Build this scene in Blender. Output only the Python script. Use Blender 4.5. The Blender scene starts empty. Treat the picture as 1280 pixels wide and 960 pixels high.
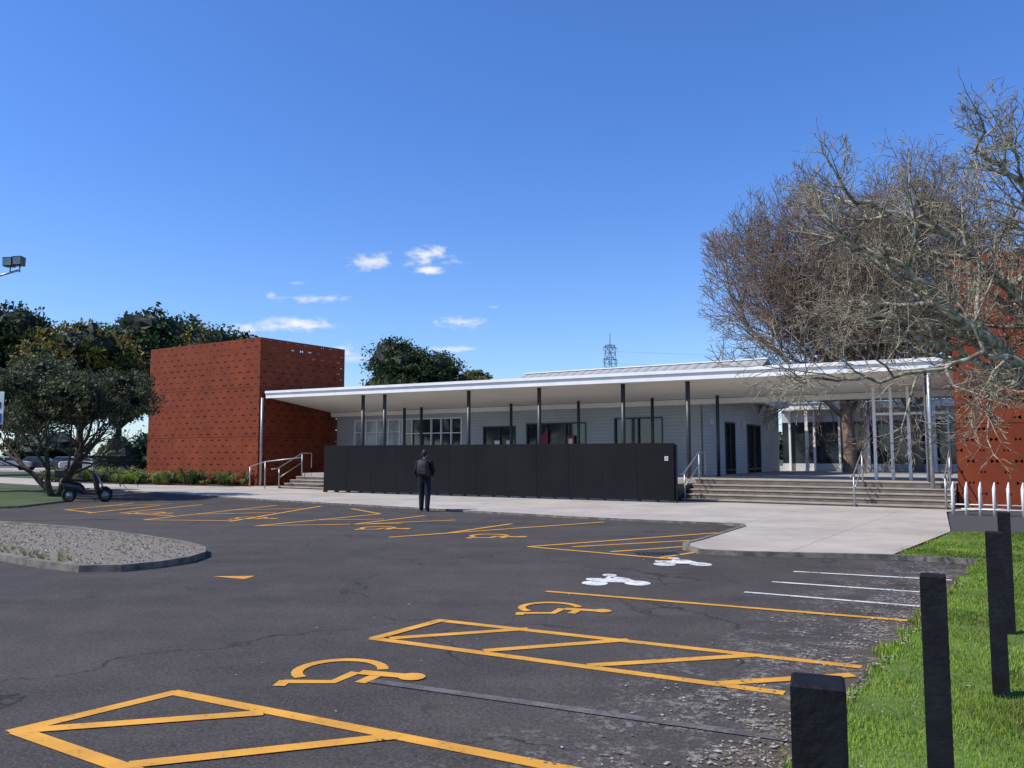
import bpy, math, random
from mathutils import Vector, Matrix, noise as mnoise
R=random.Random(7)
sc=bpy.context.scene
sc.view_settings.view_transform='Standard'
sc.view_settings.look='None'
sc.view_settings.exposure=0

# ---------------------------------------------------------------- materials
def nt(name):
    m=bpy.data.materials.new(name); m.use_nodes=True
    t=m.node_tree; b=t.nodes['Principled BSDF']
    return m,t,b
def N(t,ty,**k):
    n=t.nodes.new(ty)
    for a,v in k.items(): setattr(n,a,v)
    return n
def math_n(t,op,a,b=None,c=None,clamp=False):
    n=t.nodes.new('ShaderNodeMath'); n.operation=op; n.use_clamp=clamp
    for i,x in enumerate((a,b,c)):
        if x is None: continue
        if isinstance(x,(int,float)): n.inputs[i].default_value=x
        else: t.links.new(x,n.inputs[i])
    return n.outputs[0]
def noise_n(t,vec,scale,detail=4,rough=.55):
    n=t.nodes.new('ShaderNodeTexNoise'); n.inputs['Scale'].default_value=scale
    n.inputs['Detail'].default_value=detail; n.inputs['Roughness'].default_value=rough
    t.links.new(vec,n.inputs['Vector']); return n.outputs['Fac']
def mix_n(t,f,a,b,bt='MIX'):
    n=t.nodes.new('ShaderNodeMix'); n.data_type='RGBA'; n.blend_type=bt
    for s,x in ((0,f),(6,a),(7,b)):
        if isinstance(x,(int,float)): n.inputs[s].default_value=x
        elif isinstance(x,tuple): n.inputs[s].default_value=(*x[:3],1)
        else: t.links.new(x,n.inputs[s])
    return n.outputs[2]
def ramp(t,x,lo,hi):
    n=t.nodes.new('ShaderNodeMapRange'); n.interpolation_type='SMOOTHSTEP'
    t.links.new(x,n.inputs[0]); n.inputs[1].default_value=lo; n.inputs[2].default_value=hi
    return n.outputs[0]
def bump(t,b,h,strength,dist=.01):
    n=t.nodes.new('ShaderNodeBump'); n.inputs['Strength'].default_value=strength
    n.inputs['Distance'].default_value=dist
    t.links.new(h,n.inputs['Height']); t.links.new(n.outputs[0],b.inputs['Normal'])
def obj(t): return t.nodes.new('ShaderNodeTexCoord').outputs['Object']
def simple(name,c,rough=.6,c2=None,scale=3,bs=0,bscale=60,metal=0,spec=.5,detail=4):
    m,t,b=nt(name); v=obj(t)
    c2=c2 or tuple(x*.72 for x in c)
    f=ramp(t,noise_n(t,v,scale,detail),.3,.7)
    t.links.new(mix_n(t,f,c2,c),b.inputs['Base Color'])
    b.inputs['Roughness'].default_value=rough; b.inputs['Metallic'].default_value=metal
    b.inputs['Specular IOR Level'].default_value=spec
    if bs: bump(t,b,noise_n(t,v,bscale,3),bs)
    return m

def asphalt_mat():
    m,t,b=nt('asphalt'); v=obj(t)
    big=ramp(t,noise_n(t,v,.16,5,.6),.3,.7)
    c=mix_n(t,big,(.042,.037,.034),(.074,.065,.058))
    mp=N(t,'ShaderNodeMapping'); mp.inputs['Rotation'].default_value=(0,0,math.radians(-55)); mp.inputs['Scale'].default_value=(.25,1.6,1)
    t.links.new(v,mp.inputs[0])
    c=mix_n(t,math_n(t,'MULTIPLY',ramp(t,noise_n(t,mp.outputs[0],.8,4,.6),.42,.70),.7),c,(.033,.029,.027))
    st=ramp(t,noise_n(t,v,1.3,6,.7),.35,.75)
    c=mix_n(t,math_n(t,'MULTIPLY',st,.5),c,(.098,.086,.075))
    fine=noise_n(t,v,55,3,.8)
    c=mix_n(t,ramp(t,fine,.42,.82),c,(.14,.126,.112))
    c=mix_n(t,math_n(t,'MULTIPLY',ramp(t,noise_n(t,v,38,2,.8),.50,.34),.6),c,(.024,.021,.019))
    c=mix_n(t,math_n(t,'MULTIPLY',ramp(t,noise_n(t,v,.9,3,.5),.68,.78),.4),c,(.028,.025,.022))
    # cracks
    dn=t.nodes.new('ShaderNodeTexNoise'); dn.inputs['Scale'].default_value=.9; dn.inputs['Detail'].default_value=6
    t.links.new(v,dn.inputs['Vector'])
    va=N(t,'ShaderNodeVectorMath',operation='SCALE'); t.links.new(dn.outputs['Color'],va.inputs[0]); va.inputs['Scale'].default_value=1.6
    vb=N(t,'ShaderNodeVectorMath',operation='ADD'); t.links.new(v,vb.inputs[0]); t.links.new(va.outputs[0],vb.inputs[1])
    vo=N(t,'ShaderNodeTexVoronoi',feature='DISTANCE_TO_EDGE'); vo.inputs['Scale'].default_value=.34
    t.links.new(vb.outputs[0],vo.inputs['Vector'])
    ck=math_n(t,'MULTIPLY',ramp(t,vo.outputs['Distance'],.008,.001),ramp(t,noise_n(t,v,.5,2),.40,.56))
    c=mix_n(t,math_n(t,'MULTIPLY',ck,.75),c,(.016,.014,.012))
    sx=t.nodes.new('ShaderNodeSeparateXYZ'); t.links.new(v,sx.inputs[0])
    d=math_n(t,'SUBTRACT',math_n(t,'MULTIPLY',math_n(t,'SUBTRACT',sx.outputs[1],5.2),.575),math_n(t,'MULTIPLY',math_n(t,'SUBTRACT',sx.outputs[0],1.9),.818))
    near=ramp(t,d,2.0,.05)
    sp=ramp(t,noise_n(t,v,15,5,.8),.50,.56)
    clus=ramp(t,noise_n(t,v,2.2,3),.42,.58)
    f=math_n(t,'MULTIPLY',math_n(t,'MULTIPLY',near,sp),clus)
    c=mix_n(t,math_n(t,'MULTIPLY',f,.8),c,(.34,.31,.26))
    dirt=math_n(t,'MULTIPLY',ramp(t,d,.45,-.05),.6)
    c=mix_n(t,dirt,c,(.10,.076,.050))
    t.links.new(c,b.inputs['Base Color'])
    b.inputs['Roughness'].default_value=.85; b.inputs['Specular IOR Level'].default_value=.22
    bump(t,b,noise_n(t,v,70,3,.8),.6,.006)
    return m
def paint_mat(name,c,wear=.42,under=(.07,.06,.05)):
    m,t,b=nt(name); v=obj(t)
    w=math_n(t,'ADD',math_n(t,'MULTIPLY',noise_n(t,v,42,3,.8),.55),math_n(t,'MULTIPLY',noise_n(t,v,5,4,.7),.45))
    f=ramp(t,w,wear-.03,wear+.03)
    cc=mix_n(t,ramp(t,noise_n(t,v,2.5,4),.3,.75),tuple(x*.75 for x in c),c)
    t.links.new(mix_n(t,f,under,cc),b.inputs['Base Color']); b.inputs['Roughness'].default_value=.65
    bump(t,b,noise_n(t,v,70,3,.8),.5,.005)
    return m
def concrete_mat():
    m,t,b=nt('path_concrete'); v=obj(t)
    c=mix_n(t,ramp(t,noise_n(t,v,.5,6,.6),.3,.7),(.36,.32,.27),(.48,.435,.37))
    c=mix_n(t,math_n(t,'MULTIPLY',ramp(t,noise_n(t,v,25,4,.8),.5,.8),.4),c,(.24,.22,.19))
    c=mix_n(t,math_n(t,'MULTIPLY',ramp(t,noise_n(t,v,1.7,4,.7),.55,.75),.35),c,(.26,.235,.20))
    vr=N(t,'ShaderNodeMapping'); vr.inputs['Rotation'].default_value=(0,0,math.radians(33))
    t.links.new(v,vr.inputs[0]); s=t.nodes.new('ShaderNodeSeparateXYZ'); t.links.new(vr.outputs[0],s.inputs[0])
    def line(o,p):
        fr=math_n(t,'ABSOLUTE',math_n(t,'SUBTRACT',math_n(t,'FRACT',math_n(t,'DIVIDE',o,p)),.5))
        return ramp(t,fr,.006/p*2,.002)
    j=math_n(t,'MAXIMUM',line(s.outputs[0],2.4),line(s.outputs[1],2.4))
    c=mix_n(t,math_n(t,'MULTIPLY',j,.7),c,(.12,.11,.1))
    t.links.new(c,b.inputs['Base Color']); b.inputs['Roughness'].default_value=.85
    bump(t,b,noise_n(t,v,60,3),.3,.004)
    return m
def corten_mat():
    """rust-red perforated sheet: real cut-outs (transparent) in the plane of the panel"""
    m,t,b=nt('perforated_rust_sheet'); v=obj(t)
    s=t.nodes.new('ShaderNodeSeparateXYZ'); t.links.new(v,s.inputs[0])
    h=math_n(t,'ADD',s.outputs[0],s.outputs[1]); z=s.outputs[2]
    pz=.317; px=.61
    row=math_n(t,'FLOOR',math_n(t,'DIVIDE',z,pz))
    off=math_n(t,'MULTIPLY',math_n(t,'MODULO',row,2),.5)
    cxr=math_n(t,'ADD',math_n(t,'DIVIDE',h,px),off)
    cx=math_n(t,'ABSOLUTE',math_n(t,'MULTIPLY',math_n(t,'SUBTRACT',math_n(t,'FRACT',cxr),.5),px))
    cz=math_n(t,'ABSOLUTE',math_n(t,'MULTIPLY',math_n(t,'SUBTRACT',math_n(t,'FRACT',math_n(t,'DIVIDE',z,pz)),.5),pz))
    cb=t.nodes.new('ShaderNodeCombineXYZ'); t.links.new(math_n(t,'FLOOR',cxr),cb.inputs[0]); t.links.new(row,cb.inputs[1])
    wn=t.nodes.new('ShaderNodeTexWhiteNoise'); t.links.new(cb.outputs[0],wn.inputs[0])
    size=math_n(t,'ADD',math_n(t,'MULTIPLY',wn.outputs['Value'],.05),.06)
    a1=math_n(t,'LESS_THAN',cx,size)
    a2=math_n(t,'GREATER_THAN',cx,.02)
    a3=math_n(t,'LESS_THAN',cz,math_n(t,'ADD',math_n(t,'MULTIPLY',cx,.6),.002))
    hole=math_n(t,'MULTIPLY',math_n(t,'MULTIPLY',a1,a2),a3)
    c=mix_n(t,ramp(t,noise_n(t,v,1.1,5,.65),.3,.7),(.165,.032,.012),(.235,.050,.018))
    c=mix_n(t,math_n(t,'MULTIPLY',ramp(t,noise_n(t,v,14,4,.7),.5,.75),.4),c,(.13,.025,.010))
    pan=math_n(t,'FLOOR',math_n(t,'DIVIDE',h,1.22)); 
    cb2=t.nodes.new('ShaderNodeCombineXYZ'); t.links.new(pan,cb2.inputs[0]); t.links.new(math_n(t,'FLOOR',math_n(t,'DIVIDE',z,2.535)),cb2.inputs[1])
    w2=t.nodes.new('ShaderNodeTexWhiteNoise'); t.links.new(cb2.outputs[0],w2.inputs[0])
    c=mix_n(t,math_n(t,'MULTIPLY',w2.outputs['Value'],.4),c,(.13,.025,.010))
    def line(o,p,w):
        fr=math_n(t,'MULTIPLY',math_n(t,'ABSOLUTE',math_n(t,'SUBTRACT',math_n(t,'FRACT',math_n(t,'ADD',math_n(t,'DIVIDE',o,p),.5)),.5)),p)
        return math_n(t,'LESS_THAN',fr,w)
    j=math_n(t,'MAXIMUM',math_n(t,'MULTIPLY',line(h,1.22,.006),.5),line(z,2.535,.016))
    c=mix_n(t,math_n(t,'MULTIPLY',j,.8),c,(.02,.006,.004))
    t.links.new(c,b.inputs['Base Color']); b.inputs['Roughness'].default_value=.7; b.inputs['Specular IOR Level'].default_value=.2
    tr=t.nodes.new('ShaderNodeBsdfTransparent'); mx=t.nodes.new('ShaderNodeMixShader')
    t.links.new(hole,mx.inputs[0]); t.links.new(b.outputs[0],mx.inputs[1]); t.links.new(tr.outputs[0],mx.inputs[2])
    t.links.new(mx.outputs[0],t.nodes['Material Output'].inputs[0])
    return m
def board_mat(name,c,p=.15):
    m,t,b=nt(name); v=obj(t); s=t.nodes.new('ShaderNodeSeparateXYZ'); t.links.new(v,s.inputs[0])
    fr=math_n(t,'FRACT',math_n(t,'DIVIDE',s.outputs[2],p))
    cc=mix_n(t,ramp(t,noise_n(t,v,1,4),.3,.7),tuple(x*.88 for x in c),c)
    cc=mix_n(t,math_n(t,'MULTIPLY',ramp(t,fr,.12,.0),.75),cc,tuple(x*.3 for x in c))
    t.links.new(cc,b.inputs['Base Color']); b.inputs['Roughness'].default_value=.6
    bump(t,b,fr,.6,.02); return m
def roof_mat():
    m,t,b=nt('corrugated_roof'); v=obj(t); s=t.nodes.new('ShaderNodeSeparateXYZ'); t.links.new(v,s.inputs[0])
    w=math_n(t,'SINE',math_n(t,'MULTIPLY',s.outputs[0],2*math.pi/.5))
    cc=mix_n(t,ramp(t,w,-.3,-1),(.40,.40,.39),(.24,.25,.25))
    cc=mix_n(t,math_n(t,'MULTIPLY',noise_n(t,v,.6,4),.5),cc,(.30,.30,.29))
    t.links.new(cc,b.inputs['Base Color']); b.inputs['Roughness'].default_value=.5
    bump(t,b,w,.5,.03); return m
def glass_mat(name='window_glass',c=(.02,.025,.028)):
    m,t,b=nt(name); v=obj(t)
    t.links.new(mix_n(t,ramp(t,noise_n(t,v,1.2,4),.35,.7),c,tuple(x*2.4 for x in c)),b.inputs['Base Color'])
    b.inputs['Roughness'].default_value=.06; b.inputs['Specular IOR Level'].default_value=.7
    return m
def leaf_mat(name,c,tr=.25):
    m,t,b=nt(name); v=obj(t)
    cc=mix_n(t,ramp(t,noise_n(t,v,.7,3),.3,.7),tuple(x*.6 for x in c),tuple(min(1,x*1.25) for x in c))
    t.links.new(cc,b.inputs['Base Color']); b.inputs['Roughness'].default_value=.6
    b.inputs['Specular IOR Level'].default_value=.3
    if tr:
        tl=t.nodes.new('ShaderNodeBsdfTranslucent'); t.links.new(cc,tl.inputs[0])
        mx=t.nodes.new('ShaderNodeMixShader'); mx.inputs[0].default_value=tr
        t.links.new(b.outputs[0],mx.inputs[1]); t.links.new(tl.outputs[0],mx.inputs[2])
        t.links.new(mx.outputs[0],t.nodes['Material Output'].inputs[0])
    return m
def slat_mat():
    m,t,b=nt('black_slatted_panel'); v=obj(t); s=t.nodes.new('ShaderNodeSeparateXYZ'); t.links.new(v,s.inputs[0])
    fr=math_n(t,'FRACT',math_n(t,'DIVIDE',s.outputs[2],.09))
    c=mix_n(t,ramp(t,noise_n(t,v,.8,5),.3,.7),(.0070,.0075,.0085),(.0105,.011,.0125))
    c=mix_n(t,ramp(t,fr,.16,.02),c,(.003,.003,.0035))
    t.links.new(c,b.inputs['Base Color']); b.inputs['Roughness'].default_value=.6; b.inputs['Specular IOR Level'].default_value=.15; bump(t,b,fr,.3,.01)
    return m
def bark_mat(name,c1,c2,scale=6,bp=.5):
    m,t,b=nt(name); v=obj(t)
    f=ramp(t,noise_n(t,v,scale,4,.7),.40,.60)
    t.links.new(mix_n(t,f,c1,c2),b.inputs['Base Color']); b.inputs['Roughness'].default_value=.9
    b.inputs['Specular IOR Level'].default_value=.2
    if bp: bump(t,b,noise_n(t,v,30,3),bp,.01)
    return m

M=dict(asphalt=asphalt_mat(),yellow=paint_mat('yellow_paint',(.78,.37,.032),.395),white=paint_mat('white_paint',(.78,.78,.75),.44),
 faint=paint_mat('worn_paint',(.165,.150,.134),.49,(.085,.075,.067)),
 conc=concrete_mat(),corten=corten_mat(),
 kerb=simple('kerb_concrete',(.22,.195,.16),.9,(.09,.08,.065),5,.4),
 ground=simple('ground_grass',(.060,.092,.020),.95,(.036,.056,.014),.4,.6,30),  # grass colour darkened to carry the shade on the verge
 lawn=simple('lawn_soil_grass',(.12,.20,.028),.95,(.07,.115,.02),2.2,.8,60),
 mulch=simple('dark_gravel',(.085,.083,.08),.95,(.03,.03,.03),40,1,60),
 gravel=simple('gravel',(.27,.235,.185),.95,(.10,.085,.07),30,1,50),
 litter=simple('brown_leaf_litter',(.26,.17,.08),.9,(.12,.07,.035),30),
 litterp=simple('pale_litter',(.46,.42,.35),.9,(.28,.25,.2),30),
 board=board_mat('grey_weatherboard',(.42,.425,.42)),
 boardl=board_mat('light_weatherboard',(.60,.60,.59)),
 soffit=simple('soffit_white',(.84,.81,.75),.7,(.78,.75,.70),.5),
 trim=simple('white_trim',(.84,.83,.80),.45,(.76,.75,.73),2),
 roof=roof_mat(),glass=glass_mat(),glassl=glass_mat('pale_glass',(.24,.27,.26)),  # sunlit view beyond the left windows painted into the pale glass colour
 steel=simple('dark_steel_paint',(.035,.042,.046),.4,(.025,.03,.033),2),
 galv=simple('galvanised_steel',(.42,.43,.44),.4,(.32,.33,.34),8,0,60,.6),
 slat=slat_mat(),deck=simple('deck_concrete',(.40,.37,.33),.8,(.32,.295,.26),1.2),
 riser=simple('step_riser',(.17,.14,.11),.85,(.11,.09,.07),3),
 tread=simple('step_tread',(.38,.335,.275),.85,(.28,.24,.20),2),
 dark=simple('shade_core_black',(.008,.007,.007),.9),  # near-black for the added tower core, stands in for inside shade
 bollard=simple('black_stained_timber',(.010,.011,.015),.7,(.004,.004,.006),9,.5,35,0,.22),
 black=simple('black_plastic',(.012,.012,.013),.45),rubber=simple('rubber',(.015,.015,.015),.85),
 red=simple('red_panel',(.28,.012,.03),.5),
 wpaint=simple('white_gloss',(.78,.78,.76),.35,(.7,.7,.68),4),
 bark=bark_mat('lichen_bark',(.15,.125,.09),(.43,.395,.30),8,.4),
 twigl=bark_mat('magnolia_twig',(.17,.14,.10),(.37,.33,.245),6,0),
 twig=bark_mat('twig_bark',(.17,.125,.09),(.26,.195,.145),1.5,0),
 trunk=bark_mat('dark_bark',(.05,.04,.03),(.11,.09,.07),5),
 leafd=leaf_mat('leaf_dark',(.036,.062,.018)),leafm=leaf_mat('leaf_mid',(.070,.105,.025)),
 leafy=leaf_mat('leaf_yellowish',(.24,.185,.035)),leafo=leaf_mat('leaf_olive',(.14,.15,.07)),
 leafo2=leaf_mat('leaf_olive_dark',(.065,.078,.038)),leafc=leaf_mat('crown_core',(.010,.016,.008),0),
 strap=leaf_mat('strap_leaf',(.26,.27,.09)),blade=leaf_mat('grass_blade',(.20,.31,.035)),blade2=leaf_mat('grass_blade_dry',(.32,.33,.08)),
 skin=simple('skin',(.22,.12,.08),.5),hair=simple('hair',(.012,.010,.009),.6),
 jacket=simple('black_jacket',(.010,.010,.012),.8,(.006,.006,.007),8,0,60,0,.3),jeans=simple('dark_jeans',(.016,.020,.032),.85,(.010,.012,.020),12,0,60,0,.3),
 bag=simple('backpack_fabric',(.022,.022,.025),.7,(.012,.012,.014),10),shoe=simple('shoe',(.02,.02,.02),.5))

# ---------------------------------------------------------------- mesh builder
class MB:
    def __init__(s): s.v=[];s.f=[];s.m=[];s.ms=[];s.sm=[]
    def mi(s,k):
        if k not in s.ms: s.ms.append(k)
        return s.ms.index(k)
    def add(s,vs,fs,k,smooth=False):
        o=len(s.v); s.v+= [tuple(v) for v in vs]; i=s.mi(k)
        for f in fs: s.f.append([o+a for a in f]); s.m.append(i); s.sm.append(smooth)
    def box(s,x0,x1,y0,y1,z0,z1,k,bev=0):
        if bev:
            b=bev
            vs=[]
            for z,ins in ((z0,b),(z0+b,0),(z1-b,0),(z1,b)):
                vs+=[(x0+ins,y0+ins,z),(x1-ins,y0+ins,z),(x1-ins,y1-ins,z),(x0+ins,y1-ins,z)]
            fs=[(3,2,1,0),(12,13,14,15)]
            for l in range(3):
                for a in range(4): fs.append((l*4+a,l*4+(a+1)%4,l*4+4+(a+1)%4,l*4+4+a))
            s.add(vs,fs,k); return
        vs=[(x0,y0,z0),(x1,y0,z0),(x1,y1,z0),(x0,y1,z0),(x0,y0,z1),(x1,y0,z1),(x1,y1,z1),(x0,y1,z1)]
        s.add(vs,[(3,2,1,0),(4,5,6,7),(0,1,5,4),(1,2,6,5),(2,3,7,6),(3,0,4,7)],k)
    def hexa(s,vs,k): s.add(vs,[(3,2,1,0),(4,5,6,7),(0,1,5,4),(1,2,6,5),(2,3,7,6),(3,0,4,7)],k)
    def prism(s,poly,z0,z1,k,kside=None):
        n=len(poly)
        a=sum(poly[i][0]*poly[(i+1)%n][1]-poly[(i+1)%n][0]*poly[i][1] for i in range(n))
        if a<0: poly=poly[::-1]
        s.add([(x,y,z1) for x,y in poly],[tuple(range(n))],k)
        if z1>z0:
            vs=[(x,y,z0) for x,y in poly]+[(x,y,z1) for x,y in poly]
            s.add(vs,[(i,(i+1)%n,n+(i+1)%n,n+i) for i in range(n)],kside or k)
    def tube(s,pts,rad,k,n=6,cap=True,smooth=True):
        pts=[Vector(p) for p in pts]
        if not isinstance(rad,(list,tuple)): rad=[rad]*len(pts)
        d0=(pts[1]-pts[0]).normalized()
        up=Vector((0,0,1)) if abs(d0.z)<.9 else Vector((1,0,0))
        x=d0.cross(up).normalized(); vs=[]
        for i,p in enumerate(pts):
            d=(pts[min(i+1,len(pts)-1)]-pts[max(i-1,0)])
            if d.length<1e-9: d=d0
            d.normalize(); x=(x-d*x.dot(d))
            if x.length<1e-6: x=d.orthogonal()
            x.normalize(); y=d.cross(x)
            for j in range(n):
                a=2*math.pi*j/n; vs.append(p+(x*math.cos(a)+y*math.sin(a))*rad[i])
        fs=[]
        for i in range(len(pts)-1):
            for j in range(n): fs.append((i*n+j,i*n+(j+1)%n,(i+1)*n+(j+1)%n,(i+1)*n+j))
        if cap: fs+= [tuple(range(n))[::-1],tuple((len(pts)-1)*n+j for j in range(n))]
        s.add(vs,fs,k,smooth)
    def ell(s,c,r,k,nu=12,nv=8,nz=0,smooth=True):
        vs=[];fs=[]
        for i in range(nv+1):
            th=math.pi*i/nv
            for j in range(nu):
                a=2*math.pi*j/nu; d=Vector((math.sin(th)*math.cos(a),math.sin(th)*math.sin(a),math.cos(th)))
                q=1+(nz*mnoise.noise(d*2.2+Vector(c)) if nz else 0)
                vs.append((c[0]+d.x*r[0]*q,c[1]+d.y*r[1]*q,c[2]+d.z*r[2]*q))
        for i in range(nv):
            for j in range(nu): fs.append((i*nu+j,(i+1)*nu+j,(i+1)*nu+(j+1)%nu,i*nu+(j+1)%nu))
        s.add(vs,fs,k,smooth)
    def torus(s,c,ax,Rr,r,k,n=24,m=6):
        ax=Vector(ax).normalized(); x=ax.orthogonal().normalized(); y=ax.cross(x); c=Vector(c)
        vs=[];fs=[]
        for i in range(n):
            a=2*math.pi*i/n; d=x*math.cos(a)+y*math.sin(a)
            for j in range(m):
                b=2*math.pi*j/m; vs.append(c+d*(Rr+r*math.cos(b))+ax*r*math.sin(b))
        for i in range(n):
            for j in range(m): fs.append((i*m+j,((i+1)%n)*m+j,((i+1)%n)*m+(j+1)%m,i*m+(j+1)%m))
        s.add(vs,fs,k,True)
    def obj(s,name,parent=None,mat=None):
        me=bpy.data.meshes.new(name); me.from_pydata(s.v,[],s.f)
        for k in s.ms: me.materials.append(M[k] if isinstance(k,str) else k)
        me.polygons.foreach_set('material_index',s.m); me.polygons.foreach_set('use_smooth',s.sm); me.update()
        o=bpy.data.objects.new(name,me); sc.collection.objects.link(o)
        if parent: o.parent=parent
        if mat is not None: o.matrix_world=mat
        return o
def empty(name,mat=None):
    o=bpy.data.objects.new(name,None); sc.collection.objects.link(o); o.empty_display_size=.5
    if mat is not None: o.matrix_world=mat
    return o
def place(x,y,z=0,rot=0,s=1): return Matrix.Translation((x,y,z))@Matrix.Rotation(rot,4,'Z')@Matrix.Scale(s,4)

# ---------------------------------------------------------------- ground
g=MB(); g.add([(-1500,-300,0),(1500,-300,0),(1500,2500,0),(-1500,2500,0)],[(0,1,2,3)],'ground'); g.obj('ground')
a=MB(); a.prism([(-70,-15),(-4,-15),(-.9,1.2),(.55,3.1),(1.4,4.4),(1.9,5.2),(3.6,7.7),(6.8,12.3),(6.0,14),(6,30),(-20,45),(-30,48.5),(-70,80)],.004,.004,'asphalt'); a.obj('car_park_asphalt')
a=MB(); a.add([(-120,82,.01),(-26,82,.01),(-30,128,.01),(-120,128,.01)],[(0,1,2,3)],'conc'); a.obj('overflow_car_park')
path=[(-60,73),(-28.5,46.5),(-19.4,38.9),(-8.7,29.4),(-2.8,24.7),(1.6,21.15),(3.6,19.85),(4.9,19.15),(5.12,18.7),(5.0,18.2),(4.5,17.3),(3.5,15.5),(3.1,14.75),(2.98,14.2),(3.1,13.75),(3.6,13.5),(5.9,13.05),(8.9,17.0),(11.9,22.9),(16,25),(16,30),(-8,46),(-28,52),(-60,79)]
p=MB(); p.prism(path,0,.06,'conc','kerb'); p.obj('concrete_path')
def strip(mb,pts,w,z0,z1,k):
    L=[Vector((x,y,0)) for x,y in pts]; l=[];r=[]
    for i,q in enumerate(L):
        d=(L[min(i+1,len(L)-1)]-L[max(i-1,0)]).normalized(); n=Vector((-d.y,d.x,0))*w/2
        l.append(q+n); r.append(q-n)
    for i in range(len(L)-1):
        P=[l[i],r[i],r[i+1],l[i+1]]
        if z1>z0: mb.hexa([(v.x,v.y,z0) for v in P]+[(v.x,v.y,z1) for v in P],k)
        else: mb.add([(v.x,v.y,z1) for v in P],[(0,1,2,3)],k)
kb=MB(); strip(kb,[(4.93,19.1),(5.15,18.7),(5.03,18.2),(4.5,17.25),(3.5,15.45),(3.06,14.75),(2.94,14.2),(3.06,13.7),(3.6,13.42),(5.9,12.95),(6.85,12.35)],.11,0,.075,'kerb'); kb.obj('kerb')
lawn=MB(); lawn.prism([(6.0,13.0),(6.9,12.25),(3.7,7.65),(2.0,5.15),(1.5,4.35),(.65,3.05),(-.8,1.15),(-3,-8),(45,-8),(45,16.5),(8.9,17.0)],0,.035,'lawn'); lawn.obj('lawn')
lw=MB(); lw.prism([(-29.5,46.3),(-20,38.3),(-15.2,28.4),(-15.0,25.4),(-16.5,24.2),(-45,23),(-70,60),(-60,71)],0,.06,'ground','kerb'); lw.obj('grass_verge')
mu=MB(); mu.prism([(8.9,17.0),(45,16.5),(45,23),(13,23.6),(11.95,22.9)],0,.03,'mulch'); mu.obj('gravel_bed')

def inpoly(x,y,P):
    c=False;n=len(P);j=n-1
    for i in range(n):
        if (P[i][1]>y)!=(P[j][1]>y) and x<(P[j][0]-P[i][0])*(y-P[i][1])/(P[j][1]-P[i][1])+P[i][0]: c=not c
        j=i
    return c
LP=[(6.0,13.0),(6.9,12.25),(3.7,7.65),(2.0,5.15),(1.5,4.35),(.65,3.05),(.3,2),(9,2),(14,16.8),(8.9,17.0)]
def blades(name,poly,n,hm,y0,y1,x0,x1,mats=('blade','blade2')):
    b=MB(); k=[b.mi(m) for m in mats]; c=0
    while c<n:
        u=R.random(); y=y0*(y1/y0)**u; x=R.uniform(x0,x1)
        if x>y*.68+.6: continue
        ed=.05+.14*mnoise.noise(Vector((x*2.4,y*2.4,9)))+R.gauss(0,.03)
        if not inpoly(x+ed,y-ed,poly): continue
        h=hm*R.uniform(.5,1.3)*(.8+.6*mnoise.noise(Vector((x*1.5,y*1.5,0)))); a=R.uniform(0,6.28); w=.004+.0008*y
        dx,dy=math.cos(a)*w,math.sin(a)*w; lx,ly=R.gauss(0,h*.5),R.gauss(0,h*.5)
        o=len(b.v); b.v+=[(x-dx,y-dy,.005),(x+dx,y+dy,.005),(x+lx,y+ly,.035+h)]
        b.f.append([o,o+1,o+2]); b.m.append(k[1] if R.random()<.22+.45*mnoise.noise(Vector((x*.8,y*.8,3))) else k[0]); b.sm.append(False); c+=1
    return b.obj(name)
blades('grass_blades',LP,95000,.036,2.6,17,.3,13)
lf=MB()
for i in range(4200):
    y=4.0*(3.3)**R.random(); xe=1.9+(y-5.2)*.703; x=xe-abs(R.gauss(0,.55))+.12
    if R.random()<.05: x=R.uniform(-3,9); y=R.uniform(4,16)
    if R.random()<.03: x=xe+R.uniform(0,2.5)
    elif mnoise.noise(Vector((x*1.7,y*1.7,5)))<-.12: continue
    z=.012 if x<xe else .06
    s=R.uniform(.005,.018)*(1.6 if R.random()<.06 else 1);a=R.uniform(0,6.28);c_,s_=math.cos(a),math.sin(a)
    q=[(s,0),(0,s*.5),(-s,0),(0,-s*.5)]
    lf.add([(x+c_*u-s_*v,y+s_*u+c_*v,z+R.uniform(0,.006)) for u,v in q],[(0,1,2,3)],R.choice(['litter','litterp','litterp','litterp','riser']))
lf.obj('fallen_leaves')

# island
isl=[(-11.7,19.1),(-9.03,17.5),(-6.9,15.75),(-5.6,14.5),(-5.1,13.8),(-4.85,13.1),(-4.85,12.5),(-5.05,12.0),(-5.4,11.6),(-5.9,11.55),(-6.7,12.0),(-8.0,13.0),(-14,17.2),(-22,24),(-19,25.0)]
im=MB(); im.prism(isl,0,.07,'gravel','kerb')
strip(im,isl+[isl[0]],.13,0,.10,'kerb')
for i in range(7500):
    x=R.uniform(-15,-4.8);y=R.uniform(11.5,22)
    if not inpoly(x,y,isl): continue
    s=R.uniform(.012,.035);o=[(s*R.uniform(.6,1.2),0,0),(0,s*R.uniform(.6,1.2),0),(-s,0,0),(0,-s,0),(0,0,s*.8)]
    a_=R.uniform(0,6.28);c_,s_=math.cos(a_),math.sin(a_)
    im.add([(x+c_*u-s_*v,y+s_*u+c_*v,.07+w) for u,v,w in o],[(0,1,4),(1,2,4),(2,3,4),(3,0,4)],R.choice(['gravel','kerb','riser','gravel','litterp']))
for i in range(60):
    u=R.random(); x=-6.2-7*u+R.gauss(0,.15); y=11.9+5.6*u+R.gauss(0,.12)
    for j in range(14):
        a_=R.uniform(0,6.28);l=R.uniform(.04,.14); im.add([(x-.006,y,.05),(x+.006,y,.05),(x+math.cos(a_)*l*.6,y+math.sin(a_)*l*.6,.07+l)],[(0,1,2)],'strap')
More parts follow.
